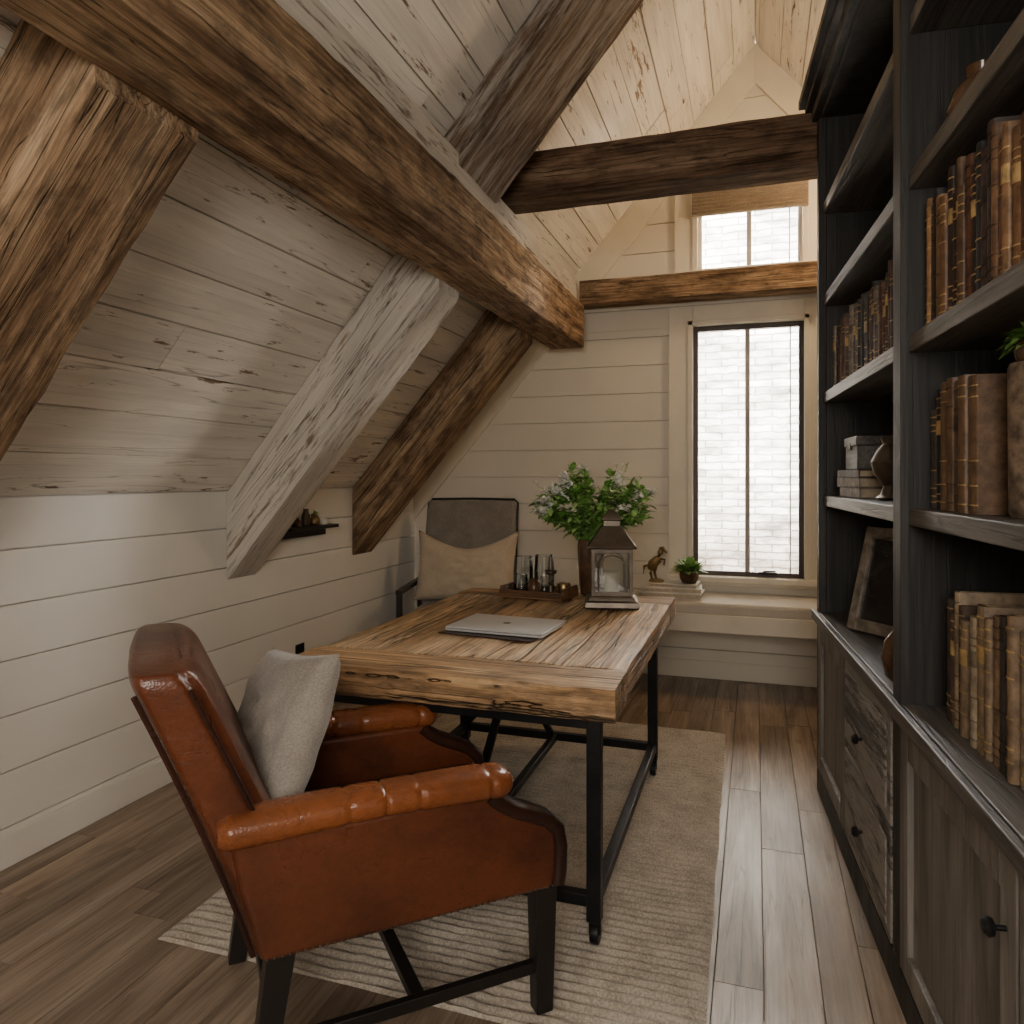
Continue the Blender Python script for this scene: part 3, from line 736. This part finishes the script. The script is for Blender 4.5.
# ---------------------------------------------------------------- bookcase (local: x depth, -y toward camera)
BM=TR(.271,3.53,0,4.08); bk=empty('bookcase',BM)
def c4(mb,name,mats,**k): return c3(mb,name,mats,bk,BM,**k)
D=.40; L=2.74; HT=3.06
mb=MB()
for (u0,u1) in ((0,.05),(1.325,1.40),(2.69,2.74)): mb.box(0,D,-u1,-u0,0,HT)
mb.box(D-.012,D,-L+.01,-.01,.0,HT)
mb.box(-.012,D,-L,0,0,.10); mb.box(0.0,D,-L,0,HT-.12,HT)
mb.box(-.03,D,-L,.03,HT-.10,HT-.05); mb.box(-.055,D,-L,.055,HT-.05,HT-.02); mb.box(-.08,D,-L,.075,HT-.02,HT+.02)
mb.box(-.012,.02,-.055,.0,.1,HT-.12); mb.box(-.014,.02,-1.40,-1.322,.1,HT-.12)
c4(mb,'carcass',m_bkd,bevel=.004)
SZ=[.76,1.255,1.70,2.12,2.52]
mb=MB()
for (u0,u1) in ((.05,1.325),(1.40,2.69)):
    for i,z in enumerate(SZ):
        th=.045
        if i==0: mb.box(-.012,D-.012,-u1,-u0,z-.005,z+.035)
        else: mb.box(.005,D-.012,-u1,-u0,z,z+th)
mb.box(-.034,-.0145,-L,.012,SZ[0]-.005,SZ[0]+.035)
c4(mb,'shelves',m_bkh,bevel=.004)
def door(mb,u0,u1,z0,z1,fw=.07):
    mb.box(-.018,.004,-u1,-u1+fw,z0,z1);mb.box(-.018,.004,-u0-fw,-u0,z0,z1)
    mb.box(-.018,.004,-u1+fw,-u0-fw,z1-fw,z1);mb.box(-.018,.004,-u1+fw,-u0-fw,z0,z0+fw)
    mb.box(-.004,.004,-u1+fw,-u0-fw,z0+fw,z1-fw)
mb=MB(); door(mb,.06,.655,.12,.745); door(mb,1.41,2.13,.12,.745);door(mb,2.14,2.685,.12,.745)
mb.box(.004,.03,-2.69,-.05,.1,.755)
c4(mb,'cabinet_doors',m_bkg,bevel=.004)
mb=MB()
for z0,z1 in ((.12,.425),(.437,.745)):
    mb.box(-.018,.004,-1.315,-.67,z0,z1); mb.box(-.024,-.018,-1.28,-.705,z0+.035,z1-.035)
m_bkp=wood('peeling_grey_wood',(.05,.045,.04),(.12,.108,.098),(.20,.185,.17),axis=1,sc=1.4,rough=.6,bump=.6,rv=.1,paint=(.38,.35,.31),pthr=(.44,.52),crack=.6)
c4(mb,'drawers',m_bkp,bevel=.004)
mb=MB()
kb=[(.99,.27),(.99,.56),(2.09,.62)]
for u,z in kb:
    mb.lathe([(.005,0),(.005,.015),(.015,.02),(.017,.028),(.01,.036),(.001,.037)],(0,0,0),14,M=Matrix.Translation((-.019,-u,z))@Matrix.Rotation(-math.pi/2,4,'Y'))
c4(mb,'knobs',m_iron)
LE=[(.16,.06,.03),(.10,.03,.02),(.22,.11,.05),(.05,.03,.025),(.34,.19,.09),(.13,.075,.04),(.03,.03,.035),(.20,.07,.03)]
CR=[(.36,.27,.17),(.26,.17,.10),(.18,.11,.06),(.40,.32,.22),(.11,.065,.04),(.30,.21,.13),(.07,.055,.045)]
def books(name,u0,u1,z,h0,h1,pal,x0=.05,t0=.020,t1=.038):
    mb=MB(); u=u0
    while u<u1:
        t=U(t0,t1); h=U(h0,h1); d=U(.17,.22); c=random.choice(pal); k=U(.8,1.2); c=tuple(min(1,a*k) for a in c); xo=x0+U(0,.015)
        M=Matrix.Translation((xo,-(u+t/2),z+.001))
        sec=[(.008-.008*math.cos(a),t/2*math.sin(a)) for a in [-math.pi/2+math.pi*i/8 for i in range(9)]]
        cov=sec+[(d,t/2),(d,t/2-.003),(.014,t/2-.003),(.014,-t/2+.003),(d,-t/2+.003),(d,-t/2)]
        n=len(cov); vs=[(a,b,0) for a,b in cov]+[(a,b,h) for a,b in cov]
        fs=[(i,(i+1)%n,(i+1)%n+n,i+n) for i in range(n)]
        m=len(sec)
        for lv in (0,n):
            q=[list(range(m)),[0+m-1,m,m+1,m+2],[m+2,m+3,0,m-1],[m+3,m+4,m+5,0]]
            fs+= [tuple(i+lv for i in z_) for z_ in q]
        mb.add(vs,fs,0,c,M)
        mb.box(.013,d-.006,-t/2+.003,t/2-.003,.004,h-.006,1,(.5,.5,.5),M)
        gold=(.50,.33,.13) if R()<.7 else tuple(a*.4 for a in c)
        for zf in (.06,.12,.2,.38,.62,.78,.84,.92):
            if R()<.75:
                hh=.003 if zf!=.62 or R()<.5 else .035
                rs=[[(a-.0015,b*1.01,h*zf+q) for a,b in sec]+[(.009,t/2*.9,h*zf+q),(.009,-t/2*.9,h*zf+q)] for q in (0,hh)]
                mb.loft(rs,0,gold,M)
        u+=t+.0012
    return mb.build(name,[m_book,m_paper],M=BM,ang=30)
books('row_of_books',1.405,2.62,1.745,.27,.345,LE,.03)
books('row_of_books',1.41,1.515,1.30,.24,.30,[LE[3],LE[6],(.09,.07,.055)],.05)
books('row_of_books',1.50,2.55,.796,.26,.32,CR,.05,.022,.042)
books('row_of_books',.055,1.22,1.745,.22,.30,[(.13,.10,.08),(.08,.055,.04),(.20,.16,.12),(.04,.035,.03),(.26,.21,.17),(.12,.05,.03)],.04,.018,.034)
books('large_folio_books',1.535,1.755,1.30,.29,.31,[(.15,.085,.045),(.21,.135,.08)],.03,.035,.05)
mb=MB(); mb.lathe([(.04,0),(.044,.01),(.046,.29),(.042,.30),(.04,.29),(.001,.285)],(0,0,0),24); mb.build('ceramic_canister',plain('mottled_ceramic',(.15,.105,.07),.45,var=.7,sc=30),M=BM@Matrix.Translation((.11,-1.87,1.301)))
mb=MB(); mb.lathe([(.028,0),(.034,.01),(.038,.04),(.034,.045),(.001,.04)],(0,0,0),16)
for i in range(120): leaf(mb,(0,0,.04),rdir(.0,1),U(.04,.075),U(.02,.035),random.choice([1,1,2]),.4)
mb.build('small_fern_plant',[m_vase,m_leaf,m_leaf2],M=BM@Matrix.Translation((.11,-1.87,1.602)))
def flat_stack(name,u,x,z,n,w,d,pal,a0=0):
    mb=MB(); zz=z+.001
    for i in range(n):
        h=U(.025,.045); M=Matrix.Translation((x,-u,zz))@Matrix.Rotation(math.radians(a0+U(-8,8)),4,'Z'); c=random.choice(pal)
        ww=w*U(.85,1);dd=d*U(.85,1)
        mb.box(-dd/2,dd/2,-ww/2,ww/2,0,.004,0,c,M);mb.box(-dd/2,dd/2,-ww/2,ww/2,h-.004,h,0,c,M);mb.box(-dd/2,-dd/2+.005,-ww/2,ww/2,0,h,0,c,M)
        mb.box(-dd/2+.005,dd/2-.008,-ww/2+.006,ww/2-.006,.004,h-.004,1,(.5,.5,.5),M); zz+=h+.0006
    mb.build(name,[m_book,m_paper],M=BM,bevel=.001,seg=1); return zz
z1=flat_stack('stack_of_books',.42,.13,1.30,3,.30,.2,[(.3,.25,.2),(.12,.09,.07),(.4,.35,.28)])
mb=MB(); mb.box(-.08,.08,-.11,.11,.0,.09); mb.box(-.085,.085,-.115,.115,.09,.125); mb.box(-.088,-.08,-.015,.015,.075,.105); mb.build('keepsake_box',m_bkh,M=BM@Matrix.Translation((.13,-.42,z1)),bevel=.005)
mb=MB(); mb.lathe([(.03,0),(.045,.01),(.03,.02),(.02,.05),(.05,.09),(.06,.13),(.04,.17),(.022,.19),(.03,.21),(.001,.205)],(0,0,0),20); mb.build('metal_urn',m_pewter,M=BM@Matrix.Translation((.10,-.80,1.301)))
mb=MB(); mb.lathe([(.03,0),(.05,.02),(.062,.07),(.05,.12),(.02,.16),(.018,.20),(.028,.215),(.001,.21)],(0,0,0),20); mb.build('dark_pottery_vase',m_vase,M=BM@Matrix.Translation((.045,-1.20,.796)))
mb=MB(); mb.lathe([(.03,0),(.06,.02),(.075,.07),(.06,.12),(.03,.15),(.035,.17),(.001,.165)],(0,0,0),20); mb.build('pottery_jar',m_vase,M=BM@Matrix.Translation((.12,-1.56,2.166)))
# picture frames leaning
def pframe(name,u,x,z,w,h,a,lean,fm,im,b=.04):
    M=BM@Matrix.Translation((x,-u,z+.006))@Matrix.Rotation(math.radians(a),4,'Z')@Matrix.Rotation(math.radians(lean),4,'Y')
    e=empty(name,M)
    mb=MB(); mb.box(0,.02,-w/2,-w/2+b,0,h);mb.box(0,.02,w/2-b,w/2,0,h);mb.box(0,.02,-w/2+b,w/2-b,0,b);mb.box(0,.02,-w/2+b,w/2-b,h-b,h)
    i=b*.8; mb.box(-.006,0,-w/2+i,-w/2+i+.008,i,h-i); mb.box(-.006,0,w/2-i-.008,w/2-i,i,h-i); mb.box(-.006,0,-w/2+i,w/2-i,i,i+.008); mb.box(-.006,0,-w/2+i,w/2-i,h-i-.008,h-i)
    c3(mb,'moulding',fm,e,M,bevel=.003,seg=2)
    mb=MB(); mb.box(.012,.016,-w/2+b-.002,w/2-b+.002,b-.002,h-b+.002); c3(mb,'picture',im,e,M)
    mb=MB(); mb.bar((.02,0,h*.7),(.02+h*.16,0,.03),.03,.004); c3(mb,'easel_back',m_black,e,M)
m_pic=plain('dark_photo_print',(.022,.021,.020),.15,var=.5,sc=9)
m_frm=plain('silver_frame',(.26,.225,.185),.4,.3,var=.4,sc=24)
pframe('picture_frame',.58,.13,.796,.36,.40,34,15,m_frm,m_pic,.045)

# ---------------------------------------------------------------- lights
def area(name,loc,target,sx,sy,p,col):
    l=bpy.data.lights.new(name,'AREA'); l.shape='RECTANGLE'; l.size=sx;l.size_y=sy;l.energy=p;l.color=col
    o=bpy.data.objects.new(name,l); o.location=loc; o.rotation_euler=(Vector(target)-Vector(loc)).to_track_quat('-Z','Y').to_euler(); bpy.context.scene.collection.objects.link(o)
def point(name,loc,p,col,r=.1):
    l=bpy.data.lights.new(name,'POINT'); l.energy=p;l.color=col;l.shadow_soft_size=r
    o=bpy.data.objects.new(name,l); o.location=loc; bpy.context.scene.collection.objects.link(o)
s=bpy.data.lights.new('sun','SUN'); s.energy=52; s.angle=.1; s.color=(1,.98,.95)
so=bpy.data.objects.new('sun',s); so.rotation_euler=Vector((.08,.42,-.9)).to_track_quat('-Z','Y').to_euler(); bpy.context.scene.collection.objects.link(so)
area('sky_light_outside',(-.1,6.6,4.4),(-.5,4.2,1.0),2.4,1.4,1900,(1,.98,.95))
area('east_fill_lamp',(1.75,6.5,2.1),(-1.6,2.4,.8),1.0,1.6,620,(1,.98,.94))  # added lamp outside, beyond the sightline, brightens left wall, rafters and desk
area('west_fill_lamp',(-1.9,6.5,2.1),(.6,2.2,1.0),1.0,1.6,420,(1,.98,.94))  # added lamp out of view on the other side, brightens the bookcase fronts
area('front_fill_lamp',(.05,-1.4,1.9),(-1.7,2.6,1.1),1.3,1.0,68,(1,.93,.84))  # added interior fill behind the camera; the front wall has no window
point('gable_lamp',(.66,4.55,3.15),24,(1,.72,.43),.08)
w=bpy.data.worlds.new('world'); bpy.context.scene.world=w; w.use_nodes=True
w.node_tree.nodes['Background'].inputs[0].default_value=(.85,.92,1,1); w.node_tree.nodes['Background'].inputs[1].default_value=1.2
# ---------------------------------------------------------------- camera
c=bpy.data.cameras.new('camera'); c.lens=741/1024*36; c.sensor_width=36; c.shift_y=-35/1024; c.clip_start=.05
co=bpy.data.objects.new('camera',c); co.location=(0,0,1.38); co.rotation_euler=(math.pi/2,0,math.radians(18.17))
bpy.context.scene.collection.objects.link(co); bpy.context.scene.camera=co
